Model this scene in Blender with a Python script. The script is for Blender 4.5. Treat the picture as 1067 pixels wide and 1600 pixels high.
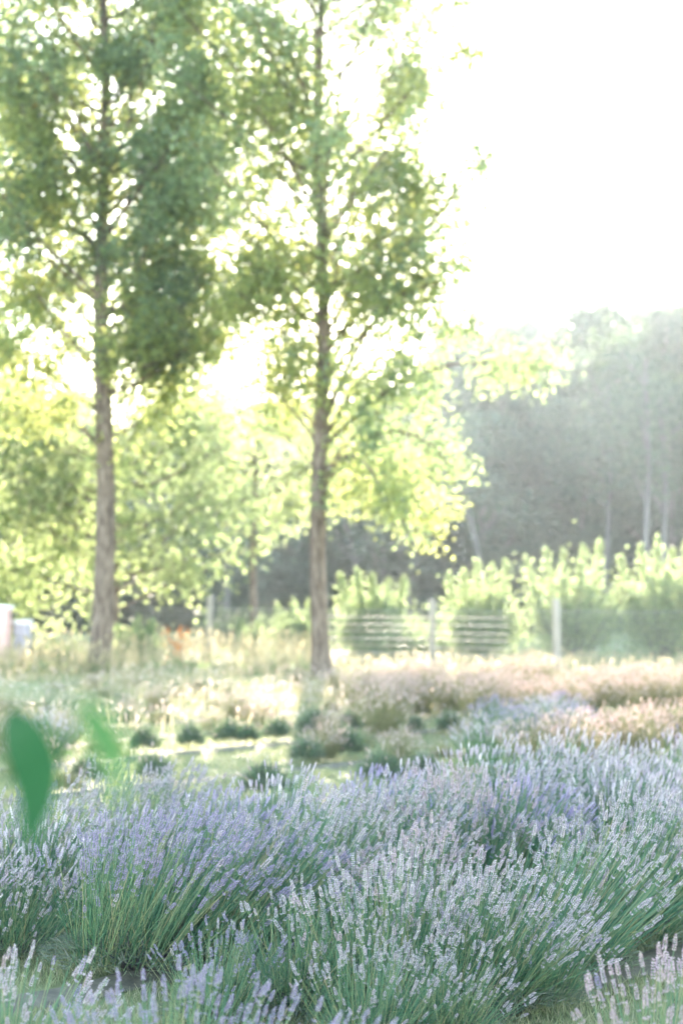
import bpy, math, random
import numpy as np
from mathutils import Vector, Matrix, noise

for o in list(bpy.data.objects): bpy.data.objects.remove(o)
SC = bpy.context.scene
COL = SC.collection
RNG = np.random.default_rng(7)
random.seed(7)
R = math.radians

# ------------------------------------------------------------------ camera
F_PX, EYE, PITCH = 2667.0, 1.45, math.atan(125 / 2667.0)
cd = bpy.data.cameras.new('camera'); cam = bpy.data.objects.new('camera', cd); COL.objects.link(cam)
cam.location = (0, 0, EYE); cam.rotation_euler = (math.pi / 2 + PITCH, 0, 0)
cd.sensor_fit = 'VERTICAL'; cd.sensor_height = 36; cd.lens = 60
cd.clip_start = 0.05; cd.clip_end = 2000
cd.dof.use_dof = True; cd.dof.focus_distance = 5.9; cd.dof.aperture_fstop = 2.4; cd.dof.aperture_blades = 0
SC.camera = cam

# ------------------------------------------------------------------ light
SUN_EL = math.atan((800 - 140) / F_PX) + PITCH
w = bpy.data.worlds.new('World'); SC.world = w; w.use_nodes = True
nt = w.node_tree; nt.nodes.clear()
sky = nt.nodes.new('ShaderNodeTexSky'); sky.sky_type = 'NISHITA'; sky.sun_disc = False
sky.sun_elevation = SUN_EL; sky.sun_rotation = 0.0
sky.altitude = 100; sky.air_density = 1.0; sky.dust_density = 0.15; sky.ozone_density = 1.0
bg = nt.nodes.new('ShaderNodeBackground'); bg.inputs['Strength'].default_value = 0.13
wo = nt.nodes.new('ShaderNodeOutputWorld')
nt.links.new(sky.outputs[0], bg.inputs[0]); nt.links.new(bg.outputs[0], wo.inputs[0])
sd = bpy.data.lights.new('sun', 'SUN'); sd.energy = 3.0; sd.angle = R(0.5); sd.color = (1.0, 0.96, 0.94)
sun = bpy.data.objects.new('sun', sd); COL.objects.link(sun)
sun_dir = Vector((0, math.cos(SUN_EL), math.sin(SUN_EL)))          # towards the sun
sun.rotation_euler = sun_dir.to_track_quat('Z', 'Y').to_euler(); sun.location = (0, 60, 30)
vs = SC.view_settings
vs.view_transform = 'Standard'; vs.look = 'None'; vs.gamma = 1; vs.use_curve_mapping = False
vs.exposure = 3.85
vs.use_white_balance = True; vs.white_balance_temperature = 8100; vs.white_balance_tint = 10
cy = SC.cycles
cy.max_bounces = 6; cy.diffuse_bounces = 3; cy.glossy_bounces = 1; cy.transmission_bounces = 4
cy.volume_bounces = 0; cy.transparent_max_bounces = 8
cy.use_denoising = True; cy.sample_clamp_indirect = 4
HAZE = 0.00042; HAZE_G = 0.64

# ------------------------------------------------------------------ helpers
SP, CP = math.sin(PITCH), math.cos(PITCH)
def at(px, py, d):
    """point seen at photo pixel (px, py), at depth y = d"""
    u = (px - 533.5) / F_PX; v = (800 - py) / F_PX
    y = CP - v * SP; z = SP + v * CP
    return Vector((u * d / y, d, EYE + z * d / y))
def on_ground(px, py):
    u = (px - 533.5) / F_PX; v = (800 - py) / F_PX
    y = CP - v * SP; z = SP + v * CP
    t = -EYE / z
    return Vector((u * t, y * t, 0))

class MB:
    def __init__(s): s.v = []; s.f = []; s.m = []; s.n = 0
    def add(s, V, F, mat=0):
        V = np.asarray(V, np.float32).reshape(-1, 3); F = np.asarray(F, np.int64)
        s.v.append(V); s.f.append(F + s.n); s.m.append(np.full(len(F), mat, np.int32)); s.n += len(V)
    def mesh(s, name, mats, smooth=False):
        me = bpy.data.meshes.new(name)
        V = np.concatenate(s.v) if s.v else np.zeros((0, 3), np.float32)
        me.vertices.add(len(V)); me.vertices.foreach_set('co', V.ravel())
        tot = np.concatenate([np.full(len(f), f.shape[1]) for f in s.f])
        loops = np.concatenate([f.ravel() for f in s.f])
        me.loops.add(len(loops)); me.loops.foreach_set('vertex_index', loops.astype(np.int32))
        start = np.concatenate([[0], np.cumsum(tot)[:-1]])
        me.polygons.add(len(tot)); me.polygons.foreach_set('loop_start', start.astype(np.int32))
        me.polygons.foreach_set('loop_total', tot.astype(np.int32))
        me.polygons.foreach_set('material_index', np.concatenate(s.m))
        me.polygons.foreach_set('use_smooth', np.full(len(tot), smooth))
        me.update(calc_edges=True)
        for m in (mats if isinstance(mats, (list, tuple)) else [mats]): me.materials.append(m)
        return me
def link(name, me, parent=None, kind=None, loc=None):
    o = bpy.data.objects.new(name, me); COL.objects.link(o)
    if parent: o.parent = parent
    if kind: o['kind'] = kind
    if loc is not None: o.location = loc
    return o
def thing(name, label, cat, loc=(0, 0, 0), group=None, rz=0, me=None):
    o = bpy.data.objects.new(name, me); COL.objects.link(o); o.location = loc; o.rotation_euler = (0, 0, rz)
    o['label'] = label; o['category'] = cat
    if group: o['group'] = group
    return o
def copy_tree(src, parent=None):
    c = src.copy(); COL.objects.link(c); c.parent = parent
    for ch in src.children: copy_tree(ch, c)
    return c

def nrm(a): return a / np.maximum(np.linalg.norm(a, axis=-1, keepdims=True), 1e-9)
def tube(mb, P, rad, sides=6, mat=0, cap=False):
    P = np.asarray(P, float); n = len(P); rad = np.broadcast_to(rad, (n,))
    T = nrm(np.gradient(P, axis=0))
    ref = np.array([0.0, 0, 1]) if abs(T[0][2]) < 0.9 else np.array([1.0, 0, 0])
    U = nrm(np.cross(T, ref)); W = np.cross(T, U)
    a = np.arange(sides) * 2 * math.pi / sides
    ring = U[:, None] * np.cos(a)[None, :, None] + W[:, None] * np.sin(a)[None, :, None]
    V = (P[:, None] + ring * rad[:, None, None]).reshape(-1, 3)
    i = np.arange(n - 1)[:, None] * sides; j = np.arange(sides)[None]; k = (j + 1) % sides
    F = np.stack([i + j, i + k, i + sides + k, i + sides + j], -1).reshape(-1, 4)
    mb.add(V, F, mat)
    if cap:
        mb.add(V[-sides:], np.arange(sides)[None], mat)
def tubes(mb, P, rad, sides=3, mat=0):
    """many tubes at once: P (k, n, 3), rad (k, n)"""
    k, n, _ = P.shape
    T = nrm(np.gradient(P, axis=1))
    U = nrm(np.cross(T, np.array([0.31, 0.95, 0.05]))); W = np.cross(T, U)
    a = np.arange(sides) * 2 * math.pi / sides
    V = P[:, :, None] + (U[:, :, None] * np.cos(a)[:, None] + W[:, :, None] * np.sin(a)[:, None]) * rad[:, :, None, None]
    base = (np.arange(k) * n * sides)[:, None, None]
    i = (np.arange(n - 1) * sides)[None, :, None]; j = np.arange(sides)[None, None]; q = (j + 1) % sides
    F = np.stack([base + i + j, base + i + q, base + i + sides + q, base + i + sides + j], -1).reshape(-1, 4)
    mb.add(V.reshape(-1, 3), F, mat)
def leaves(mb, C, L, W, D=None, N=None, mat=0, rng=RNG, fold=0.25):
    """kite shaped leaves: C centres (n,3), length L, width W, D long axis"""
    n = len(C); L = np.broadcast_to(L, (n,)); W = np.broadcast_to(W, (n,))
    if D is None: D = rng.normal(size=(n, 3))
    D = nrm(D)
    if N is None: N = rng.normal(size=(n, 3))
    S = nrm(np.cross(D, N)); Nn = np.cross(S, D)
    a = C - D * (L / 2)[:, None]; b = C + D * (L / 2)[:, None]
    mid = C - D * (L * .08)[:, None]
    s1 = mid + S * (W / 2)[:, None] + Nn * (W * fold)[:, None]; s2 = mid - S * (W / 2)[:, None] + Nn * (W * fold)[:, None]
    V = np.stack([a, s1, b, s2], 1).reshape(-1, 3)
    i = np.arange(n)[:, None] * 4
    mb.add(V, np.concatenate([i + [0, 1, 2], i + [0, 2, 3]], 1).reshape(-1, 3), mat)
def box(mb, x0, x1, y0, y1, z0, z1, mat=0):
    V = [(x, y, z) for z in (z0, z1) for y in (y0, y1) for x in (x0, x1)]
    mb.add(V, [(0, 2, 3, 1), (4, 5, 7, 6), (0, 1, 5, 4), (2, 6, 7, 3), (0, 4, 6, 2), (1, 3, 7, 5)], mat)

# ------------------------------------------------------------------ materials
def mat(name):
    m = bpy.data.materials.new(name); m.use_nodes = True; m.node_tree.nodes.clear()
    return m, m.node_tree.nodes, m.node_tree.links
def ramp(N, cols):
    r = N.new('ShaderNodeValToRGB'); e = r.color_ramp.elements
    for i, (p, c) in enumerate(cols):
        el = e[i] if i < 2 else e.new(p)
        el.position = p; el.color = (*c, 1)
    return r
def leaf_mat(name, cols, trans, fac=0.45, rough=0.55, spec=0.3):
    m, N, L = mat(name)
    g = N.new('ShaderNodeNewGeometry'); r = ramp(N, cols); L.new(g.outputs['Random Per Island'], r.inputs[0])
    p = N.new('ShaderNodeBsdfPrincipled'); p.inputs['Roughness'].default_value = rough
    p.inputs['Specular IOR Level'].default_value = spec
    t = N.new('ShaderNodeBsdfTranslucent')
    mu = N.new('ShaderNodeMix'); mu.data_type = 'RGBA'; mu.blend_type = 'MULTIPLY'; mu.inputs[0].default_value = 1
    sc = N.new('ShaderNodeMapRange'); sc.inputs['To Min'].default_value = .6; sc.inputs['To Max'].default_value = 1.25
    w = N.new('ShaderNodeTexWhiteNoise'); w.noise_dimensions = '1D'
    L.new(g.outputs['Random Per Island'], w.inputs['W']); L.new(w.outputs['Value'], sc.inputs[0])
    mu.inputs[6].default_value = (*trans, 1); L.new(sc.outputs[0], mu.inputs[7])
    L.new(r.outputs[0], p.inputs['Base Color']); L.new(mu.outputs[2], t.inputs[0])
    mx = N.new('ShaderNodeMixShader'); mx.inputs[0].default_value = fac
    L.new(p.outputs[0], mx.inputs[1]); L.new(t.outputs[0], mx.inputs[2])
    o = N.new('ShaderNodeOutputMaterial'); L.new(mx.outputs[0], o.inputs[0])
    return m
def noise_mat(name, cols, scale=4, rough=0.85, stretch=(1, 1, 1), bump=0.4, dist=0.02, detail=6, spec=0.2):
    m, N, L = mat(name)
    tc = N.new('ShaderNodeTexCoord'); mp = N.new('ShaderNodeMapping'); mp.inputs['Scale'].default_value = stretch
    n = N.new('ShaderNodeTexNoise'); n.inputs['Scale'].default_value = scale; n.inputs['Detail'].default_value = detail
    n.inputs['Roughness'].default_value = .65
    L.new(tc.outputs['Object'], mp.inputs[0]); L.new(mp.outputs[0], n.inputs['Vector'])
    r = ramp(N, cols); L.new(n.outputs[0], r.inputs[0])
    p = N.new('ShaderNodeBsdfPrincipled'); p.inputs['Roughness'].default_value = rough
    p.inputs['Specular IOR Level'].default_value = spec
    L.new(r.outputs[0], p.inputs['Base Color'])
    b = N.new('ShaderNodeBump'); b.inputs['Strength'].default_value = bump; b.inputs['Distance'].default_value = dist
    L.new(n.outputs[0], b.inputs['Height']); L.new(b.outputs[0], p.inputs['Normal'])
    o = N.new('ShaderNodeOutputMaterial'); L.new(p.outputs[0], o.inputs[0])
    return m

M_TURF = noise_mat('turf_soil', [(.35, (.09, .11, .05)), (.6, (.15, .17, .08)), (.75, (.19, .17, .10))], scale=3, detail=10, dist=.03)
M_SOIL = noise_mat('dark_soil', [(.35, (.07, .065, .05)), (.7, (.15, .14, .10))], scale=14, dist=.02)
M_FABRIC = noise_mat('woven_ground_cloth', [(.3, (.10, .11, .14)), (.7, (.17, .18, .22))], scale=30, bump=.1, rough=.6)
M_BARK = noise_mat('poplar_bark', [(.3, (.04, .028, .024)), (.5, (.13, .10, .085)), (.78, (.28, .23, .205))], scale=5, stretch=(3, 3, .8), dist=.05, bump=.8)
M_FBARK = noise_mat('forest_bark', [(.3, (.06, .055, .055)), (.7, (.20, .19, .19))], scale=3, stretch=(3, 3, .6))
M_PALEBARK = noise_mat('pale_bark', [(.3, (.07, .07, .075)), (.7, (.13, .13, .135))], scale=3, stretch=(3, 3, .6))
M_LEAF = leaf_mat('poplar_leaf', [(0, (.06, .12, .095)), (.5, (.09, .155, .115)), (.9, (.16, .21, .17)), (.985, (.13, .16, .05)), (1, (.30, .13, .03))], (.38, .47, .21), .55)
M_LEAF_M = leaf_mat('sunlit_tone_poplar_leaf', [(0, (.07, .13, .07)), (.6, (.11, .17, .08)), (1, (.17, .19, .08))], (.50, .54, .20), .58)  # yellower leaf variation with the sunlit look put into its colour
M_LEAF_Y = leaf_mat('light_poplar_leaf', [(0, (.07, .12, .05)), (.6, (.10, .15, .05)), (1, (.16, .18, .06))], (.39, .47, .22), .56)
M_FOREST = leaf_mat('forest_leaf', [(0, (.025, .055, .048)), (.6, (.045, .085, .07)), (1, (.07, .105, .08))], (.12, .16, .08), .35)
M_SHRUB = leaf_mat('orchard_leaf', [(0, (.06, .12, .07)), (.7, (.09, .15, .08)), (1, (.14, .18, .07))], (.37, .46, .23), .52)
M_ORANGE = leaf_mat('orange_leaf', [(0, (.35, .10, .03)), (1, (.5, .2, .05))], (.7, .25, .05), .5)
M_TURFBLADE = leaf_mat('turf_blade', [(0, (.12, .17, .10)), (.5, (.20, .25, .14)), (.8, (.31, .31, .20)), (1, (.44, .39, .28))], (.34, .35, .17), .35, spec=.08)
M_STRAW = leaf_mat('straw_blade', [(0, (.18, .19, .08)), (.6, (.30, .26, .15)), (1, (.42, .33, .24))], (.50, .43, .30), .5)
M_STEM = leaf_mat('lavender_stem', [(0, (.035, .14, .09)), (.45, (.085, .21, .13)), (.75, (.20, .29, .16)), (.95, (.36, .35, .19)), (1, (.42, .34, .22))], (.22, .34, .10), .3)
M_FSTEM = leaf_mat('backlit_tone_lavender_stem', [(0, (.14, .18, .09)), (.6, (.25, .25, .14)), (1, (.40, .34, .22))], (.44, .42, .24), .45)  # field stems yellower than near ones; backlit sun tone put into the colour
M_SILVER = leaf_mat('lavender_leaf', [(0, (.06, .10, .07)), (.6, (.12, .16, .12)), (1, (.20, .21, .19))], (.16, .22, .10), .3)
M_TWIG = noise_mat('lavender_twig', [(.3, (.05, .045, .05)), (.7, (.13, .12, .13))], scale=30)
M_LILAC = leaf_mat('lilac_calyx', [(0, (.31, .26, .34)), (.5, (.47, .41, .46)), (.85, (.60, .55, .58)), (1, (.76, .70, .71))], (.58, .50, .56), .35, spec=.12)
M_VIOLET = leaf_mat('violet_calyx', [(0, (.22, .18, .31)), (.5, (.34, .29, .42)), (1, (.52, .46, .56))], (.42, .34, .54), .35)
M_PINK = leaf_mat('faded_pink_calyx', [(0, (.34, .26, .27)), (.5, (.50, .40, .39)), (1, (.70, .60, .57))], (.74, .58, .52), .45)
M_MAUVE = leaf_mat('mauve_calyx', [(0, (.34, .25, .33)), (.5, (.50, .38, .45)), (1, (.72, .60, .64))], (.62, .48, .50), .35, spec=.12)
M_LITLEAF = leaf_mat('lit_tone_sapling_leaf', [(0, (.035, .12, .035)), (1, (.045, .14, .04))], (.05, .15, .04), .3)  # lighter copy of the sapling leaf, its lit look put into the colour
M_WOOD = noise_mat('weathered_post', [(.3, (.17, .155, .145)), (.7, (.30, .28, .26))], scale=4, stretch=(4, 4, .5))
M_SLAT = noise_mat('weathered_slat', [(.3, (.26, .22, .20)), (.7, (.40, .35, .32))], scale=4, rough=.5)
M_WIRE = noise_mat('fence_wire', [(.3, (.18, .19, .18)), (.7, (.28, .29, .28))], scale=9, rough=.5)
M_WHITE = noise_mat('white_paint', [(.3, (.62, .62, .68)), (.7, (.74, .73, .80))], scale=6, rough=.5, bump=.05)
M_LILACP = noise_mat('lilac_paint', [(.3, (.34, .33, .42)), (.7, (.42, .40, .50))], scale=6, rough=.6, bump=.05)
M_PINKP = noise_mat('pink_paint', [(.3, (.52, .33, .34)), (.7, (.62, .40, .40))], scale=6, rough=.6, bump=.05)
M_DARK = noise_mat('dark_metal', [(.3, (.03, .035, .035)), (.7, (.05, .055, .055))], scale=6, rough=.5)
M_NEARLEAF = leaf_mat('sapling_leaf', [(0, (.01, .065, .032)), (1, (.012, .075, .035))], (.015, .10, .035), .35)

# ------------------------------------------------------------------ ground
def ground_z(x, y):
    h = max(0.0, min(1.0, (y - 96) / 70.0)); h = h * h * (3 - 2 * h)
    return h * (5.0 + 5.0 * max(0, min(1, (x + 10) / 40.0)))  # ground swells behind the wood, added to darken gaps between its trees
def build_ground():
    xs = np.concatenate([[-900, -300], np.linspace(-120, 120, 61), [300, 900]])
    ys = np.concatenate([[-300, -60], np.linspace(-20, 220, 81), [400, 1200]])
    V = [(x, y, ground_z(x, y)) for y in ys for x in xs]
    nx = len(xs); F = [(j * nx + i, j * nx + i + 1, (j + 1) * nx + i + 1, (j + 1) * nx + i) for j in range(len(ys) - 1) for i in range(nx - 1)]
    mb = MB(); mb.add(V, F); link('ground', mb.mesh('ground', M_TURF, True), kind='structure')
build_ground()

# rows of lavender run diagonally, to the right and away
RD = np.array([0.68, 0.733]); RN = np.array([-0.733, 0.68])
def row_pt(c, s): return RD * s + RN * c
ROWS = [2.45, 3.7, 4.95, 5.95, 8.2, 9.7, 11.4, 12.8, 14.2, 15.6, 17.0, 18.4, 19.8, 21.2]
def soil_strips():
    rr = np.random.default_rng(5)
    for k, c in enumerate(ROWS):
        ss = np.arange(-26, 34, .25); L = []; 
        hw = .13
        V = []
        for i, s in enumerate(ss):
            a = row_pt(c - hw + rr.normal() * .015, s); m_ = row_pt(c, s); b = row_pt(c + hw + rr.normal() * .015, s)
            V += [(a[0], a[1], .004), (m_[0], m_[1], .035), (b[0], b[1], .004)]
        F = []
        for i in range(len(ss) - 1):
            q = i * 3; F += [(q, q + 3, q + 4, q + 1), (q + 1, q + 4, q + 5, q + 2)]
        mb = MB(); mb.add(V, F); o = link('soil_strip', mb.mesh('soil_strip', M_SOIL, True), kind='structure')
soil_strips()

def turf():
    rng = np.random.default_rng(11)
    def patch(d0, d1, n, h, wd, mb, m, spread=1.15, straw=0.0):
        u = rng.random(n); d = np.sqrt(d0 * d0 + u * (d1 * d1 - d0 * d0))
        x = (rng.random(n) - .5) * .42 * d * spread
        c = RN[0] * x + RN[1] * d
        keep = np.ones(n, bool)
        for r in ROWS: keep &= np.abs(c - r) > (.13 if r < 7 else .12)
        cl = np.array([noise.noise((a * 1.7, b * 1.7, 0)) for a, b in zip(x, d)])
        keep &= rng.random(n) < .75 + cl * .8
        x, d, cl = x[keep], d[keep], cl[keep]; n = len(x)
        hh = h * (rng.random(n) * .8 + .5) * (1 + cl * .5)
        lean = rng.normal(size=(n, 3)) * .55; lean[:, 2] = 1
        lean = nrm(lean)
        C = np.stack([x, d, hh * .42 * lean[:, 2]], 1)
        leaves(mb, C, hh, wd, lean, rng.normal(size=(n, 3)) * [1, 1, .1], m, rng)
    mb = MB()
    patch(4.0, 9.5, 130000, .05, .0035, mb, 0)
    patch(9.5, 20, 110000, .06, .007, mb, 0)
    patch(20, 34, 60000, .10, .014, mb, 0)
    o = link('lawn_grass', mb.mesh('lawn_grass', M_TURFBLADE), kind='stuff')
    o['label'] = 'short mown lawn grass between the lavender rows'; o['category'] = 'grass'
turf()

# ------------------------------------------------------------------ lavender
def spike_mesh(name, m, seed, whorls=7, length=.05, fat=1.0, side=7):
    rng = np.random.default_rng(seed); mb = MB()
    tube(mb, [(0, 0, -.002), (0, 0, length)], .0012, 3, 1)
    zs = list(np.linspace(length * .12, length, whorls)); zs[0] = -.016 * (rng.random() + .3)
    for i, z in enumerate(zs):
        rr = (.0062 if i < whorls - 2 else (.0046 if i == whorls - 2 else .0022)) * fat
        nb = side if i < whorls - 1 else 4
        a0 = rng.random() * 6.28
        for k in range(nb):
            a = a0 + k * 2 * math.pi / nb + rng.normal() * .15
            out = np.array([math.cos(a), math.sin(a), 0])
            up = np.array([0, 0, 1.0]) * (1.1 + rng.random() * .5) + out * .8; up /= np.linalg.norm(up)
            c = out * rr + np.array([0, 0, z + rng.normal() * .0009])
            bl = .0052 * (1 + rng.normal() * .18) * fat; bw = .0021 * fat
            s = np.cross(up, [0.3, .2, .9]); s /= np.linalg.norm(s); t = np.cross(up, s)
            V = [c - up * bl * .7, c + s * bw, c + t * bw, c - s * bw, c - t * bw, c + up * bl]
            mb.add(V, [(0, 2, 1), (0, 3, 2), (0, 4, 3), (0, 1, 4), (5, 1, 2), (5, 2, 3), (5, 3, 4), (5, 4, 1)], 0)
    return mb.mesh(name, [m, M_STEM])
SPIKES = {}
for key, m in (('lilac', M_LILAC), ('violet', M_VIOLET), ('pink', M_MAUVE)):
    SPIKES[key] = [spike_mesh('flower_spike_' + key, m, 100 + i, wh, ln, ft) for i, (wh, ln, ft) in enumerate([(7, .042, .76), (8, .050, .78), (6, .034, .76), (8, .057, .76)])]

def stem_field(rng, n, H, spread, lean, base_r, droop=.12):
    """curved stems fanning from the crown of a plant -> (n, 5, 3)"""
    a = rng.random(n) * 2 * math.pi; q = np.sqrt(rng.random(n))
    b = np.stack([np.cos(a) * q * base_r, np.sin(a) * q * base_r, np.full(n, .03) + .10 * (1 - q)], 1)
    ang = q * spread + rng.normal(size=n) * .10
    L = H * (1.04 - .16 * q * q) * (1 - np.abs(rng.normal(size=n)) * .25)
    a2 = a + rng.normal(size=n) * .35
    d = np.stack([np.cos(a2) * np.sin(ang), np.sin(a2) * np.sin(ang), np.cos(ang)], 1)
    d = nrm(d + np.array([lean[0], lean[1], 0]) + rng.normal(size=(n, 3)) * .05)
    t = np.linspace(0, 1, 5)
    P = b[:, None] + d[:, None] * (L[:, None] * t)[..., None]
    bend = rng.normal(size=(n, 3)) * .04; bend[:, 2] = -abs(rng.normal(size=n)) * droop * np.sin(np.clip(ang, 0, 1)) * .4
    bend[:, :2] += d[:, :2] * .05 + np.array(lean) * .12
    P = P + bend[:, None] * (t ** 2)[None, :, None] * L[:, None, None] * 1.4
    return P

NEAR = []
def near_variant(seed, n=430, nf=180, H=.56, spread=.72, lean=(.22, 0), base_r=.17):
    rng = np.random.default_rng(seed)
    P = stem_field(rng, n, H, spread, lean, base_r)
    P[nf:, 1:] = P[nf:, :1] + (P[nf:, 1:] - P[nf:, :1]) * (rng.random((n - nf, 1, 1)) * .45 + .45)
    rad = np.repeat(np.linspace(.0015, .0008, 5)[None], n, 0) * (1 + rng.random((n, 1)) * .5)
    mb = MB(); tubes(mb, P, rad, 3)
    # narrow leaves on the lower stems
    k = 900; idx = rng.integers(0, n, k); seg = rng.integers(0, 2, k); f = rng.random(k)[:, None]
    C = P[idx, seg] * (1 - f) + P[idx, seg + 1] * f
    D = nrm(P[idx, 2] - P[idx, 0]) + rng.normal(size=(k, 3)) * .35
    leaves(mb, C + D * .015, .05 + rng.random(k) * .03, .004, D, rng=rng)
    stems = mb.mesh('stems', M_STEM)
    mb = MB(); k = 1700
    a = rng.random(k) * 6.283; q = rng.random(k) ** .5; el = rng.random(k)
    C = np.stack([np.cos(a) * q * (base_r + .12), np.sin(a) * q * (base_r + .12), .02 + (1 - q * .75) * .20 * (rng.random(k) * .6 + .5)], 1)
    D = nrm(C * [1, 1, .6] + [0, 0, .12]) + rng.normal(size=(k, 3)) * .45
    leaves(mb, C, .045 + rng.random(k) * .02, .0045, D, rng=rng, mat=0)
    tw = rng.integers(0, 1, 1)
    TP = []
    for i in range(46):
        a = rng.random() * 6.283; r0 = rng.random() * .07; r1 = r0 + .08 + rng.random() * .16
        TP.append([(math.cos(a) * r0, math.sin(a) * r0, 0), (math.cos(a) * (r0 + r1) / 2, math.sin(a) * (r0 + r1) / 2, .04 + rng.random() * .04), (math.cos(a) * r1, math.sin(a) * r1, .07 + rng.random() * .10)])
    tubes(mb, np.array(TP), np.repeat(np.array([[.005, .0035, .002]]), 46, 0), 4, 1)
    fol = mb.mesh('foliage', [M_SILVER, M_TWIG])
    return stems, fol, P[:nf]
def make_near(loc, label, group, var, flower='lilac', scale=1.0, rz=0.0, mix=.06, keep=1.0):
    rng = np.random.default_rng(int(abs(loc[0] * 913) + abs(loc[1] * 3571)) + var)
    stems, fol, P = NEAR[var]
    t = thing('lavender_plant', label, 'lavender', (loc[0], loc[1], .02), group, rz); t.scale = (scale,) * 3
    link('stems', stems, t, 'stuff'); link('foliage', fol, t, 'stuff')
    for i in range(len(P)):
        if rng.random() > keep: continue
        d = Vector(P[i, 4] - P[i, 3]).normalized()
        kind = flower if rng.random() > mix else rng.choice(['lilac', 'violet', 'pink'])
        o = bpy.data.objects.new('flower_spike', SPIKES[str(kind)][int(rng.integers(0, 4))]); COL.objects.link(o); o.parent = t
        q = d.to_track_quat('Z', 'Y'); s = .85 + rng.random() * .4
        o.matrix_local = Matrix.LocRotScale(Vector(P[i, 4]) - d * .004, q, (s, s, s))
    return t
for sd_ in range(7):
    NEAR.append(near_variant(40 + sd_, base_r=.23, n=[500, 540, 470, 520, 500, 480, 540][sd_], nf=[270, 290, 225, 255, 205, 300, 245][sd_],
                             H=[.46, .50, .44, .48, .42, .48, .50][sd_], spread=[.55, .46, .60, .50, .62, .42, .55][sd_],
                             lean=[(.22, -.03), (.30, 0), (.15, -.06), (.38, .02), (.12, -.02), (.06, 0), (.28, -.08)][sd_]))

FIELD = {}
def field_variant(seed, m, n=380, nf=300, H=.5, spread=.52, lean=(.15, 0), straw=False, stem_m=None, fat=.55):
    rng = np.random.default_rng(seed)
    P = stem_field(rng, n, H, spread, lean, .17)
    P[nf:, 1:] = P[nf:, :1] + (P[nf:, 1:] - P[nf:, :1]) * (rng.random((n - nf, 1, 1)) * .5 + .4)
    mb = MB(); tubes(mb, P[:, ::2], np.repeat(np.array([[.0022, .0018, .0014]]), n, 0), 3)
    k = 700; a = rng.random(k) * 6.283; q = rng.random(k) ** .5
    C = np.stack([np.cos(a) * q * .27, np.sin(a) * q * .27, .02 + (1 - q * .75) * .2 * (rng.random(k) * .6 + .5)], 1)
    D = nrm(C * [1, 1, .6] + [0, 0, .14]) + rng.normal(size=(k, 3)) * .4
    leaves(mb, C, .06, .007, D, rng=rng)
    fo = mb.mesh('foliage', stem_m or M_STEM)
    mb = MB(); d = nrm(P[:nf, 4] - P[:nf, 3]); tip = P[:nf, 4]
    Ls = .026 + rng.random(nf) * .016; z = np.array([-.35, -.22, -.1, 0, .12, .24, .36, .48, .6, .74, .86, .95, 1.1])
    S = tip[:, None] + d[:, None] * (Ls[:, None] * z)[..., None]
    rad = np.array([.001, .007, .0012, .0012, .009, .002, .010, .0025, .010, .0025, .008, .002, .0008]) * fat
    tubes(mb, S, np.repeat(rad[None], nf, 0) * (1 + rng.normal(size=(nf, 1)) * .12), 4)
    return fo, mb.mesh('flower_spikes', m)
def make_field(kind, loc, label, group, rz=0, scale=1.0):
    fo, fl = random.choice(FIELD[kind])
    t = thing('lavender_plant', label, 'lavender', (loc[0], loc[1], .01), group, rz); t.scale = (scale, scale, scale)
    link('foliage', fo, t, 'stuff'); link('flower_spikes', fl, t, 'stuff')
    return t
FIELD['lilac'] = [field_variant(200 + i, M_LILAC, H=.42 + .02 * i) for i in range(3)]
FIELD['violet'] = [field_variant(210 + i, M_VIOLET, H=.44, lean=(.22, 0)) for i in range(2)]
FIELD['pink'] = [field_variant(220 + i, M_PINK, n=420, nf=240, stem_m=M_FSTEM, H=.44 + .03 * i, lean=(.18, 0), fat=.75) for i in range(3)]
FIELD['green'] = [field_variant(230 + i, M_PINK, n=420, nf=[40, 60][i], stem_m=M_FSTEM, H=.30, spread=.8) for i in range(2)]
def mound_variant(seed):
    rng = np.random.default_rng(seed); mb = MB(); k = 1500
    a = rng.random(k) * 6.283; q = rng.random(k) ** .5; rr = .19 * (1 + .2 * np.sin(a * 2 + seed) + .12 * np.sin(a * 5 + 2 * seed) + rng.normal(size=k) * .1)
    C = np.stack([np.cos(a) * q * rr, np.sin(a) * q * rr, .02 + np.sqrt(1 - q * q * .9) * .19 * (rng.random(k) * .35 + .65)], 1)
    D = nrm(C * [1, 1, .7] + [0, 0, .12]) + rng.normal(size=(k, 3)) * .35
    C[:, 2] *= 1 + rng.normal(size=k) * .22; C[:, :2] *= 1 + rng.normal(size=(k, 1)) * .1
    leaves(mb, C, .04 + rng.random(k) * .07, .008, D, rng=rng)
    k = 150; a = rng.random(k) * 6.283; q = rng.random(k) * .8
    B = np.stack([np.cos(a) * q * rr[:k], np.sin(a) * q * rr[:k], np.full(k, .08)], 1)
    D = nrm(np.stack([np.cos(a) * q, np.sin(a) * q, np.full(k, .7)], 1) + rng.normal(size=(k, 3)) * .25 + [.1, 0, 0])
    E = B + D * (.12 + rng.random((k, 1)) ** 2 * .14)
    tubes(mb, np.stack([B, (B + E) / 2 + [0, 0, .01], E], 1), np.repeat([[.0022, .002, .0012]], k, 0), 3, 1)
    kk = rng.random(k) < .12; E, D = E[kk], D[kk]
    tubes(mb, np.stack([E, E + D * .02, E + D * .05], 1), np.repeat([[.003, .006, .002]], len(E), 0), 4, 2)
    return mb.mesh('foliage', [M_SILVER, M_STEM, M_PINK])
MOUNDS = [mound_variant(s) for s in (1, 2, 3)]

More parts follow.
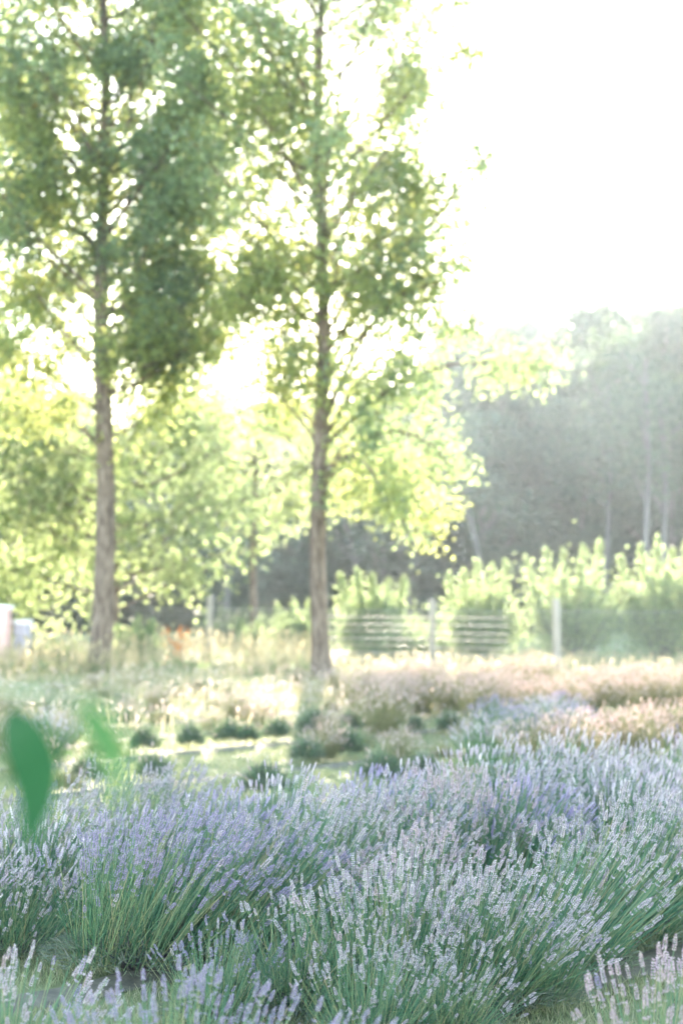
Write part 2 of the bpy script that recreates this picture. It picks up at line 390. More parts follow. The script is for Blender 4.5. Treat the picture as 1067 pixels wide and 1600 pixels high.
# ---- near rows: (px, py of the foot), variant, flowers, label
SPOTS = [
 (270, 1850, 5, 'violet', 'blurred violet lavender clump nearest the camera at the bottom edge, left of centre', .84, .42),
 (420, 1900, 1, 'violet', 'blurred violet clump at the bottom edge right of the nearest one', .78, .25),
 (5, 1770, 2, 'lilac', 'blurred pale lavender clump cut off by the bottom left corner', .85, .55),
 (1100, 1790, 0, 'pink', 'blurred pinkish lavender clump in the bottom right corner beside the grass path', .92, .9),
 (480, 1590, 2, 'lilac', 'sparse short clump in the bottom middle between violet tops and twiggy base', .8, .3),
 (215, 1520, 1, 'violet', 'large clump with lush green stems and deep violet tops in front on the left', 1.05, .9),
 (345, 1505, 3, 'violet', 'violet lavender clump just right of the largest green stemmed clump', .98, .7),
 (600, 1590, 5, 'lilac', 'tall clump with crisp upright lilac spikes at the centre of the foreground', .88, .9),
 (745, 1580, 0, 'lilac', 'lavender clump with a dark bare twiggy base beside the bottom right path', .88, .85),
 (868, 1525, 3, 'lilac', 'green stemmed lavender clump leaning right, at the edge of the bottom right path', .95, .55),
 (960, 1482, 6, 'lilac', 'yellow green lavender clump by the path, behind the pinkish corner clump', 1.0, .9),
 (1050, 1450, 1, 'lilac', 'lavender clump at the right edge above the pinkish corner clump', 1.0, 1),
 (15, 1500, 4, 'lilac', 'low pale lavender clump on the lawn at the lower left edge', .72, 1),
 (585, 1650, 4, 'lilac', 'low sparse lilac clump at the bottom edge in front of the crisp upright spikes', .66, .6),
 (690, 1640, 2, 'lilac', 'low clump in front of the dark twiggy base at the bottom edge', .6, .55),
 (835, 1575, 4, 'lilac', 'short clump at the turn of the bottom right grass path', .6, .6),
 (345, 1600, 4, 'violet', 'short violet clump in the gap below the largest green stemmed clump', .6, .5),
 (655, 1505, 5, 'pink', 'mauve tinted clump between the crisp lilac spikes and the pink tinted ones', .85, .8),
 (455, 1480, 6, 'lilac', 'lavender clump with long stems leaning right into the central gap', 1.0, .8),
 (575, 1440, 1, 'lilac', 'lavender clump right behind the crisp upright lilac spikes', 1.0, .85),
 (700, 1420, 5, 'pink', 'clump with pink tinted spikes standing highest right of centre', 1.05, .9),
 (805, 1385, 2, 'lilac', 'lilac clump with blue flowers behind the pink tinted spikes', 1.0, 1),
 (905, 1350, 0, 'lilac', 'lilac clump one place right of the blue flowered one', 1.0, 1),
 (10, 1440, 3, 'lilac', 'pale flowered clump with green leaning stems at the left edge below the dark leaf', 1.0, .7),
 (130, 1395, 6, 'lilac', 'green stemmed clump between the left edge clump and the violet one', 1.0, .8),
 (245, 1370, 0, 'lilac', 'pale blue lavender clump behind the violet clump', 1.0, 1),
]
SPIKE_GROUP = 'lavender plants in bloom in the near rows'
for px, py, var, fl, lab, s, keep in SPOTS:
    g = on_ground(px, py)
    make_near((g.x, g.y), lab, SPIKE_GROUP, var, fl, s, random.uniform(-.3, .3), keep=keep)
used = [on_ground(p[0], p[1]) for p in SPOTS]
def taken(x, y, r=.33): return any((u.x - x) ** 2 + (u.y - y) ** 2 < r * r for u in used)
# fill the four tall rows
for c in (3.7, 4.95, 5.95):
    for s in np.arange(-3, 19, .50):
        p = row_pt(c + random.gauss(0, .05), s + random.gauss(0, .06))
        x, d = p
        if d < 6.6 or abs(x) > .2 * d + .7 or taken(x, d): continue
        px = 533 + x / d * F_PX
        if c > 5.5 and x > 3.3: continue
        fk = 'lilac' if random.random() < .8 else 'violet'
        make_field(fk, (x, d), 'pale lilac lavender plant in the blurred bloom behind the sharp front clumps', 'lavender plants filling the rows behind the front clumps', random.uniform(-.3, .3), random.uniform(.86, 1.04) if px < 620 or c < 5.5 else random.uniform(.98, 1.15))

# ---- trimmed mounds and green tufts in the middle distance
def mound(px, py, s, label, group='trimmed lavender mounds along the grass paths'):
    g = on_ground(px, py)
    s *= .74; t = thing('lavender_mound', label, 'lavender', (g.x, g.y, .02), group, random.uniform(0, 6)); t.scale = (s, s, s * 1.25)
    link('foliage', random.choice(MOUNDS), t, 'stuff'); used.append(g)
M_ = [(226, 1180, 1.0, 'leftmost trimmed mound of the row beyond the long grass path'),
      (299, 1173, .95, 'second trimmed mound from the left beyond the long grass path'),
      (358, 1167, 1.0, 'left half of the paired mounds beyond the long grass path'),
      (388, 1165, .8, 'right half of the paired mounds beyond the long grass path'),
      (432, 1160, .9, 'trimmed mound just right of the paired mounds'),
      (494, 1154, 1.15, 'dark mound below the shadow of the right hand poplar'),
      (546, 1150, .95, 'trimmed mound right of the dark one in the shadow of the poplar'),
      (414, 1250, 1.05, 'lone dark green mound standing behind the front bloom left of centre'),
      (478, 1196, .85, 'dark little mound with pink spikes, left of the pair at the middle of the path'),
      (541, 1188, 1.1, 'greyish dark mound at the middle of the path'),
      (596, 1228, 1.0, 'left of the two dark mounds behind the front bloom at centre'),
      (660, 1222, .85, 'right of the two dark mounds behind the front bloom at centre'),
      (703, 1150, .95, 'round green mound at the left end of the purple blue patch'),
      (648, 1148, .7, 'small mound between the shaded dark one and the purple blue patch'),
      (952, 1149, 1.05, 'largest trimmed mound at the foot of the cream field on the right'),
      (996, 1145, .85, 'middle trimmed mound at the foot of the cream field on the right'),
      (1038, 1140, .8, 'small trimmed mound right of the middle one below the cream field'),
      (1062, 1138, .75, 'trimmed mound at the right edge below the cream field'),
      (140, 1232, 1.0, 'dark mound showing beneath the pale blurred leaf'),
      (240, 1225, .9, 'dark mound half hidden by the front bloom on the left'),
      (200, 1140, .8, 'small tuft mound between the two blurred leaves and the lawn')]
for m_ in M_: mound(*m_)
GT = [(560, 1172, 'green', 'loose green tuft above the two dark mounds at centre'), (620, 1198, 'pink', 'faded pink tuft directly above the right one of the two dark mounds'),
      (690, 1190, 'green', 'loose green tuft right of the two dark mounds'), (625, 1225, 'green', 'green tuft squeezed between the two dark mounds'),
      (745, 1205, 'lilac', 'pale lilac plant where the bloom meets the open grass right of centre'), (500, 1192, 'pink', 'pink spiked tuft between the two little mounds in the path'),
      (760, 1178, 'pink', 'faded pink tuft at the left foot of the purple blue patch'), (800, 1176, 'violet', 'purple blue plant at the near side of the purple blue patch'),
      (850, 1170, 'lilac', 'lilac plant in the middle of the purple blue patch'), (890, 1172, 'violet', 'purple blue plant at the right end of the patch'),
      (765, 1158, 'violet', 'purple blue plant at the left end of the patch'), (825, 1155, 'lilac', 'lilac plant at the far side of the purple blue patch'),
      (870, 1158, 'violet', 'purple blue plant at the far right side of the patch'), (100, 1170, 'pink', 'faded pink tuft between the two blurred leaves'),
      (60, 1150, 'green', 'green tuft behind the tip of the dark blurred leaf'), (20, 1130, 'green', 'green tuft at the left edge above the dark blurred leaf'),
      (40, 1215, 'pink', 'faded pink tuft behind the dark blurred leaf'), (100, 1240, 'green', 'green tuft just right of the dark blurred leaf'),
      (160, 1180, 'green', 'green tuft behind the pale blurred leaf'), (10, 1180, 'pink', 'faded pink tuft at the left edge beside the dark blurred leaf'),
      (70, 1190, 'lilac', 'pale lilac tuft between dark and pale blurred leaves')]
for i, (px, py, k, lab) in enumerate(GT):
    g = on_ground(px, py); used.append(g)
    make_field(k, (g.x, g.y), lab, {'green': 'loose green tufts', 'pink': 'faded pink tufts', 'violet': 'plants of the purple blue patch', 'lilac': 'pale lilac tufts'}[k], random.uniform(-.4, .4), random.uniform(.72, .9) if k in ('violet', 'lilac') else random.uniform(.45, .65))
# ---- far field
nfar = 0
for c in ROWS[4:]:
    for s in np.arange(-26, 34, .40):
        p = row_pt(c + random.gauss(0, .16), s + random.gauss(0, .1)); x, d = p
        if d < 12.5 or d > (24.2 if 533 + x / d * F_PX > 520 else 26) or abs(x) > .2 * d + .6 or taken(x, d, .45): continue
        if x / d < 0 and random.random() < .35: continue
        px = 533 + x / d * F_PX; py = 925 + EYE * F_PX / d
        if px < 720 and py > 1165: continue                      # open grass path
        if px > 880 and 1138 < py < 1175: continue
        if d < 16.5 and px < 720: continue
        if px < 880 and d < 18 and random.random() < .35: continue
        if px < 600 and random.random() < .25: continue
        if (abs(x + 4.2) < .5 and d > 28): continue
        k = 'pink' if (px > 560 or random.random() < .35) else 'green'
        sc_ = random.uniform(.8, .95) if px > 560 else random.uniform(.4, .65)
        lab = {'pink': 'pale pink lavender plant in the sunlit far field before the fence', 'green': 'green lavender tuft with few flowers in the sunlit far field', 'lilac': 'lilac lavender plant in the sunlit far field'}[k]
        make_field(k, (x, d), lab, {'pink': 'pale pink lavender of the far field', 'green': 'green tufts of the far field', 'lilac': 'lilac lavender of the far field'}[k], random.uniform(-.4, .4), sc_); nfar += 1
print('far plants', nfar)

# tall straw coloured weeds along the fence line
def weeds():
    rng = np.random.default_rng(3); mb = MB()
    n = 9000; d = 29 + rng.random(n) ** 1.2 * 9; x = (rng.random(n) - .5) * .5 * d
    cl = np.array([noise.noise((a * .6, b * .6, 3)) for a, b in zip(x, d)])
    k = rng.random(n) < .55 + cl * 1.2; x, d = x[k], d[k]; n = len(x)
    h = (.25 + rng.random(n) * .45) * np.where(x > -.3, .42, 1)
    D = rng.normal(size=(n, 3)) * .2 + [.1, 0, 1]
    leaves(mb, np.stack([x, d, h * .48], 1), h, .02, D, rng=rng, mat=0)
    hd = rng.random(n) < .5
    leaves(mb, np.stack([x, d, h * .95], 1)[hd] + D[hd] * .02, .12, .04, D[hd], rng=rng, mat=0)
    n2 = 16000; d2 = 17 + rng.random(n2) * 12.5; x2 = (rng.random(n2) - .56) * .5 * d2  # cream weeds in the left midground, straw tone standing in for missing sun
    cl = np.array([noise.noise((a * .8, b * .8, 9)) for a, b in zip(x2, d2)]); k2 = (rng.random(n2) < .35 + cl * 1.6) & (x2 / d2 < .06 + cl * .2); x2, d2 = x2[k2], d2[k2]; n2 = len(x2)
    h2 = .08 + rng.random(n2) * .22; D2 = rng.normal(size=(n2, 3)) * .25 + [.15, 0, 1]
    leaves(mb, np.stack([x2, d2, h2 * .48], 1), h2, .012, D2, rng=rng, mat=0)
    hh_ = rng.random(n2) < .45; leaves(mb, (np.stack([x2, d2, h2 * .95], 1) + D2 * .02)[hh_], .06, .018, D2[hh_], rng=rng, mat=2)
    hd = rng.random(n) < .3; q = np.stack([x, d, h * .3], 1)[hd]
    leaves(mb, q, .22, .07, rng.normal(size=(len(q), 3)) + [0, 0, .8], rng=rng, mat=1)
    o = link('tall_weeds', mb.mesh('tall_weeds', [M_STRAW, M_SHRUB, M_PINK]), kind='stuff'); o['label'] = 'pale straw coloured weeds along the foot of the fence'; o['category'] = 'weeds'
weeds()

# ------------------------------------------------------------------ trees
def bez(p0, d0, L, n, up, rng, wob=.06):
    pts = [np.array(p0, float)]; d = np.array(d0, float); d /= np.linalg.norm(d)
    for i in range(n):
        d = d + np.array([0, 0, up / n]) + rng.normal(size=3) * wob; d /= np.linalg.norm(d)
        pts.append(pts[-1] + d * L / n)
    return np.array(pts)
def build_tree(name, label, loc, H, r0, limbs, seed, leafm, leaf=.085, per_m=75, trunk_bend=(0, 0), sig=.17, group=None, bark=None, top=True, twig_rate=3.2, flare=.4, gap=None, paths=(), leafm2=None, mix2=.25):
    rng = np.random.default_rng(seed)
    root = thing(name, label, 'tree', loc, group)
    zz = np.concatenate([[-.05, .15, .5], np.linspace(1.1, H, 14)])
    T = np.stack([trunk_bend[0] * (zz / H) + .05 * np.sin(zz * .9 + seed), trunk_bend[1] * (zz / H) + .04 * np.cos(zz * .7), zz], 1)
    T[:, :2] -= T[0, :2]
    rad = r0 * (1 - zz / H) ** .75 + .012; rad[0] *= 1 + flare; rad[1] *= 1 + flare * .6; rad[2] *= 1 + flare * .15
    mb = MB(); tube(mb, T, rad, 12); link('trunk', mb.mesh('trunk', bark or M_BARK, True), root)
    LV = []; L2 = []; cur = [0]
    def leafrun(P, dens):
        L = np.linalg.norm(P[-1] - P[0]); k = max(1, int(L * dens * rng.choice([.3, .8, 1.2, 1.7])))
        t = rng.random(k) * (len(P) - 1); i = np.minimum(t.astype(int), len(P) - 2); f = (t - i)[:, None]
        LV.append(P[i] * (1 - f) + P[i + 1] * f + rng.normal(size=(k, 3)) * sig); L2.append(np.full(k, cur[0]))
    jobs = [('auto', q) for q in limbs] + [('path', q) for q in paths]
    for kind_, q in jobs:
      if kind_ == 'path':
        P0 = np.array([tuple(at(a_, b_, loc[1] + c_) - Vector(loc)) for a_, b_, c_ in q]); tt = np.linspace(0, 1, len(P0)); TT = np.linspace(0, 1, 9)
        P = np.stack([np.interp(TT, tt, P0[:, j]) for j in range(3)], 1)
        P[1:-1] = (P[:-2] + 2 * P[1:-1] + P[2:]) / 4; L = float(np.linalg.norm(np.diff(P, axis=0), axis=1).sum()); tr = float(np.interp(P[0][2], zz, rad))
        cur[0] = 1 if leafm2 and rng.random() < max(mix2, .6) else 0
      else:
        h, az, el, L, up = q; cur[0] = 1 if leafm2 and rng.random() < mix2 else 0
        tz = np.array([np.interp(h, zz, T[:, j]) for j in range(3)]); tr = float(np.interp(h, zz, rad))
        d = (math.cos(az) * math.cos(el), math.sin(az) * math.cos(el), math.sin(el))
        P = bez(tz, d, L, 8, up, rng)
      lr = min(tr * .5, .008 + L * .008) if kind_ == 'auto' else min(tr * .6, .018 + L * .008)
      mb = MB(); tube(mb, P, np.linspace(lr, .006, 9), 6)
      ld = rng.uniform(.6, 1.35) if kind_ == 'auto' else rng.uniform(1.4, 2.1)
      for k in range(int(L * twig_rate)):
            t = .18 + .82 * rng.random(); i = min(int(t * 8), 7); b = P[i] + (P[i + 1] - P[i]) * (t * 8 - i)
            td = nrm(P[i + 1] - P[i]) * .7 + rng.normal(size=3) * .75; TL = (.35 + (1 - t) * L * .32) * (rng.random() * .6 + .7)
            if kind_ == 'path': TL = min(TL, 1.15)
            Q = bez(b, td, TL, 4, .15, rng, .15)
            tube(mb, Q, np.linspace(max(.004, lr * .3 * (1 - t * .6)), .003, 5), 3)
            leafrun(Q[1:], per_m * ld)
            for kk in range(2):
                j = rng.integers(1, 4); Q2 = bez(Q[j], nrm(Q[j] - Q[j - 1]) + rng.normal(size=3) * .8, TL * .5, 2, -.05, rng, .2)
                leafrun(Q2, per_m * ld)
      leafrun(P[6:], per_m * min(ld, 1))
      link('limb', mb.mesh('limb', bark or M_BARK, True), root)
    C = np.concatenate(LV); K = np.concatenate(L2)
    if gap:
        g_ = np.array(gap[0]) - np.array(loc); ok = ((C[:, [0, 2]] - g_[[0, 2]]) ** 2).sum(1) > (gap[1] * rng.uniform(.75, 1.2, len(C))) ** 2
        C, K = C[ok], K[ok]
    n = len(C); mb = MB()
    for q in (0, 1):
        c_ = C[K == q]
        if len(c_): leaves(mb, c_, leaf * (.75 + rng.random(len(c_)) * .5), leaf * (.7 + rng.random(len(c_)) * .35), rng.normal(size=(len(c_), 3)) + [0, 0, -.5], rng=rng, mat=q)
    link('crown', mb.mesh('crown', [leafm, leafm2 or leafm]), root, 'stuff')
    print(name, n)
    return root
def auto_limbs(rng, z0, z1, n, Lf, el=(.5, .9), up=.4):
    out = []
    for i in range(n):
        h = z0 + (z1 - z0) * (i + rng.random() * .6) / n
        out.append((h, i * 2.4 + rng.random() * .6, rng.uniform(*el), Lf(h) * rng.uniform(.8, 1.15), up))
    return out
def flat(l):     # hedge-side trees, grown wider along the fence than across it
    return [(h, math.atan2(.45 * math.sin(a), math.cos(a)), e, L * (1 if abs(math.cos(a)) > .5 else .75), u) for h, a, e, L, u in l]
rg = np.random.default_rng(21)
# left poplar, trunk at px 155
g1 = (at(158, 1040, 30).x, 30, 0)
l1 = auto_limbs(rg, 4.4, 13.5, 50, lambda h: 3.6 * (1 - ((h - 7.5) / 11) ** 2), (.2, .9), .5)
l1 = [(h, a_ + (1.1 if math.sin(a_) < -.75 else 0), e, L_, u_) for h, a_, e, L_, u_ in l1]
p1 = [[(163, 556, 0), (198, 492, -.3), (240, 420, -.5), (310, 330, -.6)], [(150, 392, 0), (112, 328, -.3), (62, 240, -.5), (15, 120, -.6)],
      [(150, 392, 0), (188, 345, -.2), (232, 240, -.5), (300, 150, -.8)], [(147, 250, 0), (205, 110, -.3), (262, -20, -.5)], [(146, 250, 0), (80, 70, -.3), (58, -60, -.4)],
      [(150, 640, 0), (70, 575, -.8), (-20, 540, -1)], [(150, 570, 0), (70, 480, .5), (-10, 430, .8)], [(156, 620, 0), (240, 575, .4), (335, 535, .8)],
      [(158, 700, 0), (125, 665, -.4), (60, 640, -.6), (-10, 650, -.8)], [(158, 690, 0), (220, 660, .2), (290, 610, .5)], [(150, 450, 0), (250, 380, .5), (370, 330, .5)],
      [(150, 500, 0), (230, 470, -.5), (340, 440, -.5)], [(148, 330, 0), (240, 230, .4), (340, 180, .6)], [(150, 470, 0), (70, 400, -.5), (-10, 330, -.8)], [(150, 430, 0), (210, 330, .8), (290, 260, 1.2)], [(152, 520, 0), (90, 540, -.6), (30, 600, -.8)], [(152, 540, 0), (215, 540, -.8), (270, 500, -1)], [(156, 580, 0), (260, 505, .5), (385, 465, .9)], [(156, 600, 0), (260, 560, -.5), (380, 510, -.8)], [(156, 570, 0), (250, 520, 1), (330, 455, 1.5)], [(154, 540, 0), (290, 470, 0), (415, 440, 0)], [(150, 500, 0), (280, 430, -.4), (410, 395, -.5)], [(150, 430, 0), (270, 330, .2), (380, 290, .4)], [(148, 300, 0), (60, 180, .2), (-10, 60, .3)], [(147, 380, 0), (60, 330, .6), (-20, 280, .9)], [(150, 350, 0), (90, 250, .5), (10, 220, .8)], [(146, 200, 0), (230, 90, .2), (330, 20, 0)]]
build_tree('poplar_tree', 'poplar with thick brown trunk and dense blue green crown on the left', g1, 15.5, .18, l1, 5, M_LEAF, leaf=.09, per_m=66, sig=.19, twig_rate=3.4, trunk_bend=(-.1, 0), paths=p1, leafm2=M_LEAF_M, mix2=.12)
# right poplar, trunk at px 500
g2 = (at(503, 1052, 28).x, 28, 0)
l2 = auto_limbs(rg, 5.6, 13.0, 46, lambda h: 3.6 * (1 - ((h - 7.5) / 9) ** 2), (.25, .8), .45)
p2 = [[(504, 762, 0), (560, 690, -.3), (620, 665, -.5), (690, 700, -.6), (712, 760, -.6)], [(504, 785, 0), (550, 742, -.5), (610, 765, -.8), (640, 840, -.9)],
      [(503, 740, 0), (575, 655, .3), (640, 610, .5), (705, 640, .7)], [(503, 700, 0), (600, 605, 0), (720, 560, .2), (860, 575, .3)], [(503, 690, 0), (580, 560, .5), (690, 500, .6), (740, 500, .8)],
      [(503, 770, 0), (590, 725, .4), (650, 770, .5), (672, 830, .6)], [(503, 750, 0), (540, 700, -1.0), (590, 740, -1.6), (600, 800, -1.8)], [(503, 745, 0), (460, 690, .3), (400, 660, .5)], [(503, 700, 0), (440, 620, -.4), (385, 590, -.6)],
      [(503, 640, 0), (430, 540, .3), (380, 450, .4)], [(503, 600, 0), (600, 480, -.4), (710, 400, -.6)], [(503, 560, 0), (600, 430, .4), (700, 345, .6), (780, 345, .6)], [(503, 480, 0), (600, 350, 0), (700, 255, 0), (775, 265, 0)],
      [(503, 380, 0), (590, 260, .4), (670, 180, .6), (745, 150, .6)], [(503, 300, 0), (600, 190, -.4), (680, 95, -.6), (745, 75, -.6)], [(503, 250, 0), (590, 100, .2), (680, 10, .2), (740, -20, .2)],
      [(503, 500, 0), (420, 400, 0), (350, 330, 0)], [(503, 540, 0), (440, 450, .8), (390, 380, 1)], [(503, 630, 0), (440, 510, -.3), (370, 455, -.5)], [(503, 680, 0), (450, 610, .4), (375, 560, .7)], [(503, 590, 0), (455, 490, .6), (420, 415, .9)], [(503, 670, 0), (570, 510, -.3), (650, 445, -.5), (725, 440, -.6)], [(503, 610, 0), (555, 480, .5), (600, 400, .8)], [(503, 640, 0), (620, 500, .2), (700, 500, .3)], [(503, 540, 0), (570, 400, -.5), (640, 340, -.8)], [(503, 420, 0), (450, 330, -.8), (400, 280, -1)], [(503, 330, 0), (440, 200, .8), (410, 120, 1.2)], [(503, 250, 0), (470, 120, -.5), (430, 20, -.8)], [(503, 420, 0), (580, 330, .8), (660, 290, 1)], [(503, 200, 0), (440, 60, 0), (380, -20, 0)], [(503, 360, 0), (420, 250, .3), (350, 190, .3)], [(503, 220, 0), (430, 110, -.3), (360, 50, -.3)]]
build_tree('poplar_tree', 'slender poplar right of centre with sun shining through its crown', g2, 14.5, .138, l2, 9, M_LEAF, leaf=.088, per_m=50, sig=.19, twig_rate=3.4, gap=(at(556, 138, 28), .42), paths=p2, leafm2=M_LEAF_M, mix2=.3)
# light green trees behind
g3 = (at(176, 1040, 37).x, 37, 0)
l3 = auto_limbs(rg, 1.0, 5.3, 30, lambda h: 4.2 * (1 - ((h - 3.0) / 4.5) ** 2), (.1, .7), .1)
l3 = flat(l3)
build_tree('maple_tree', 'bright yellow green tree standing close behind the left poplar', g3, 6.4, .12, l3, 13, M_LEAF_Y, leaf=.13, per_m=27, sig=.27, twig_rate=3.2)
g4 = (at(-30, 1040, 39).x, 39, 0)
l4 = auto_limbs(rg, .8, 5.6, 30, lambda h: 3.6 * (1 - ((h - 3.4) / 6) ** 2), (.0, .7), .1)
l4 = flat(l4)
build_tree('maple_tree', 'bright yellow green tree at the left edge above the pale boxes', g4, 6.6, .12, l4, 14, M_LEAF_Y, leaf=.13, per_m=27, sig=.27, twig_rate=3.2)
g6 = (at(-120, 1040, 33).x, 33, 0)
l6 = auto_limbs(rg, 4.5, 13.0, 44, lambda h: 3.9 * (1 - ((h - 8) / 9) ** 2), (.1, .8), .35)
build_tree('poplar_tree', 'poplar standing outside the left edge with dark green boughs reaching in', g6, 14.0, .2, l6, 17, M_LEAF, leaf=.11, per_m=44, sig=.24, twig_rate=3.2)
g5 = (at(400, 1000, 43).x, 43, 0)
l5 = auto_limbs(rg, 2.6, 5.4, 24, lambda h: 3.2 * (1 - ((h - 4.6) / 4) ** 2), (.1, .8), .2)
l5 = flat(l5)
build_tree('maple_tree', 'yellow green tree whose crown fills the gap between the two poplars', g5, 6.2, .11, l5, 15, M_LEAF_Y, leaf=.13, per_m=27, sig=.27, twig_rate=3.2)

# ------------------------------------------------------------------ forest
def forest_variant(seed, H, n, shape, limbn=9):
    rng = np.random.default_rng(seed); mb = MB()
    zz = np.linspace(-.2, H * .92, 8); T = np.stack([np.sin(zz * .25 + seed) * .3, np.cos(zz * .2) * .2, zz], 1)
    tube(mb, T, np.linspace(.24, .05, 8), 7)
    P = []
    for i in range(limbn):
        h = H * (.25 + .65 * i / limbn); a = i * 2.4; L = H * .22 * (1 - i / limbn * .6)
        P = np.array([np.interp(h, zz, T[:, j]) for j in range(3)])
        e = P + np.array([math.cos(a) * L, math.sin(a) * L, L * .9]); tube(mb, np.array([P, (P + e) / 2 + [0, 0, -.2], e]), [.1, .07, .02], 5)
    tr = mb.mesh('trunk', M_FBARK, True)
    # crown of clumps
    k = 95; t = rng.random(k); a = rng.random(k) * 6.283; q = rng.random(k) ** .4
    rr = shape(t) * q; B = np.stack([np.cos(a) * rr, np.sin(a) * rr, H * (.14 + .84 * t)], 1)
    idx = rng.integers(0, k, n); s = (.55 + rng.random(k) * .7)[idx][:, None]
    v = nrm(rng.normal(size=(n, 3))) * (rng.random((n, 1)) ** .5)
    C = B[idx] + v * s * [1.15, 1.15, .75]
    mb = MB(); leaves(mb, C, .26, .22, rng.normal(size=(n, 3)), nrm(v) + rng.normal(size=(n, 3)) * .5 + [0, 0, .4], rng=rng)
    return tr, mb.mesh('crown', M_FOREST)
FV = [forest_variant(300, 14, 15000, lambda t: 2.9 * np.sqrt(np.clip(1 - (2 * t - .9) ** 2 * .8, .05, 1))),
      forest_variant(301, 15, 15000, lambda t: 2.5 * (1.1 - t * .75)),
      forest_variant(302, 13, 15000, lambda t: 3.1 * np.sqrt(np.clip(1 - (2 * t - 1.1) ** 2 * .8, .05, 1))),
      forest_variant(303, 14, 13000, lambda t: 2.2 * np.sqrt(np.clip(1 - (2 * t - 1) ** 2 * .85, .05, 1)))]
def top_h(px):    # treeline height in photo pixels
    return float(np.interp(px, [-400, 0, 300, 450, 560, 700, 760, 850, 940, 1067, 1400], [640, 640, 640, 620, 600, 540, 505, 480, 490, 470, 450]))
fr = random.Random(4); nf_ = 0
for d in (66, 72, 79, 87, 95):
    x = -24 - (d - 66) * .2
    while x < 25 + (d - 66) * .2:
        px = 533 + x / d * F_PX
        ht = EYE + (925 - top_h(px)) / F_PX * d
        ht *= fr.uniform(.93, 1.03) if d > 76 else fr.uniform(.78, .98) if d > 70 else fr.uniform(.55, .85)
        tr, cr = FV[fr.randrange(4)]
        t = thing('forest_tree', 'hazy dark tree in the woodland wall behind the fence', 'tree', (x, d + fr.uniform(-2, 2), ground_z(x, d) - .05), 'woodland trees behind the fence', fr.uniform(0, 6.28))
        s = ht / 14.0; sw = max(s, .75) * fr.uniform(.9, 1.25); t.scale = (sw, sw, s)
        link('trunk', tr, t); link('crown', cr, t, 'stuff'); nf_ += 1
        x += fr.uniform(2.6, 4.0)
print('forest', nf_)
# slender trunks seen against the wood
def slim(px0, py0, px1, py1, d, r, label, fork=None):
    a = at(px0, py0, d); b = at(px1, py1, d)
    base = Vector((a.x - (b.x - a.x) * max(0, (a.z)) / max(.1, (b.z - a.z)) * .6, d, 0))
    t = thing('slender_tree', label, 'tree', base)
    P = [Vector((0, 0, -.1)), a - base, a.lerp(b, .5) - base + Vector((.12, 0, 0)), b - base]
    if a.z < .5: P.pop(1)
    mb = MB(); tube(mb, np.array([tuple(p) for p in P]), np.linspace(r, r * .35, len(P)), 7)
    link('trunk', mb.mesh('trunk', M_PALEBARK, True), t)
    rng = np.random.default_rng(int(px0)); m2 = MB(); B = []
    for i in range(5):
        q = a.lerp(b, .35 + .13 * i) - base; e = q + Vector((rng.uniform(-1, 1) * 1.3, rng.uniform(-.6, .6), rng.uniform(.8, 1.8)))
        tube(m2, np.array([tuple(q), tuple((q + e) / 2 + Vector((0, 0, -.1))), tuple(e)]), [r * .35, r * .25, .02], 5); B.append(e)
    link('branches', m2.mesh('branches', M_PALEBARK, True), t)
    n = 700; c = np.array([tuple(B[i]) for i in rng.integers(0, 5, n)]) + rng.normal(size=(n, 3)) * [.6, .6, .4]
    m3 = MB(); leaves(m3, c, .24, .2, rng=rng); link('crown', m3.mesh('crown', M_FOREST), t, 'stuff')
slim(1006, 900, 1008, 560, 60, .15, 'tall pale trunk against the wood near the right edge')
slim(1036, 900, 1030, 620, 61, .13, 'pale trunk at the right edge beside the tallest one')
slim(946, 900, 950, 600, 61.5, .10, 'thin pale trunk against the wood left of the tallest one')
slim(760, 930, 700, 690, 60, .12, 'leaning grey trunk against the wood above the second fence post')
slim(600, 930, 590, 820, 62, .12, 'short grey trunk against the wood right of the slender poplar')
slim(640, 930, 648, 800, 61, .09, 'thin grey trunk against the wood between poplar and fence post')
slim(556, 930, 540, 810, 61, .11, 'grey trunk against the wood just right of the slender poplar')
slim(348, 1000, 352, 860, 58, .16, 'grey trunk against the wood behind the lone left fence post')
# dark understorey at the foot of the wood
fr2 = random.Random(9)
for i in range(26):
    x = -21 + i * 1.7 + fr2.uniform(-.6, .6); d = fr2.uniform(62, 66)
    tr, cr = FV[fr2.randrange(4)]
    t = thing('woodland_bush', 'low dark bush at the foot of the woodland', 'bush', (x, d, -.4), 'dark bushes at the foot of the woodland', fr2.uniform(0, 6.28))
    t.scale = (.62, .62, fr2.uniform(.2, .33)); link('foliage', cr, t, 'stuff')

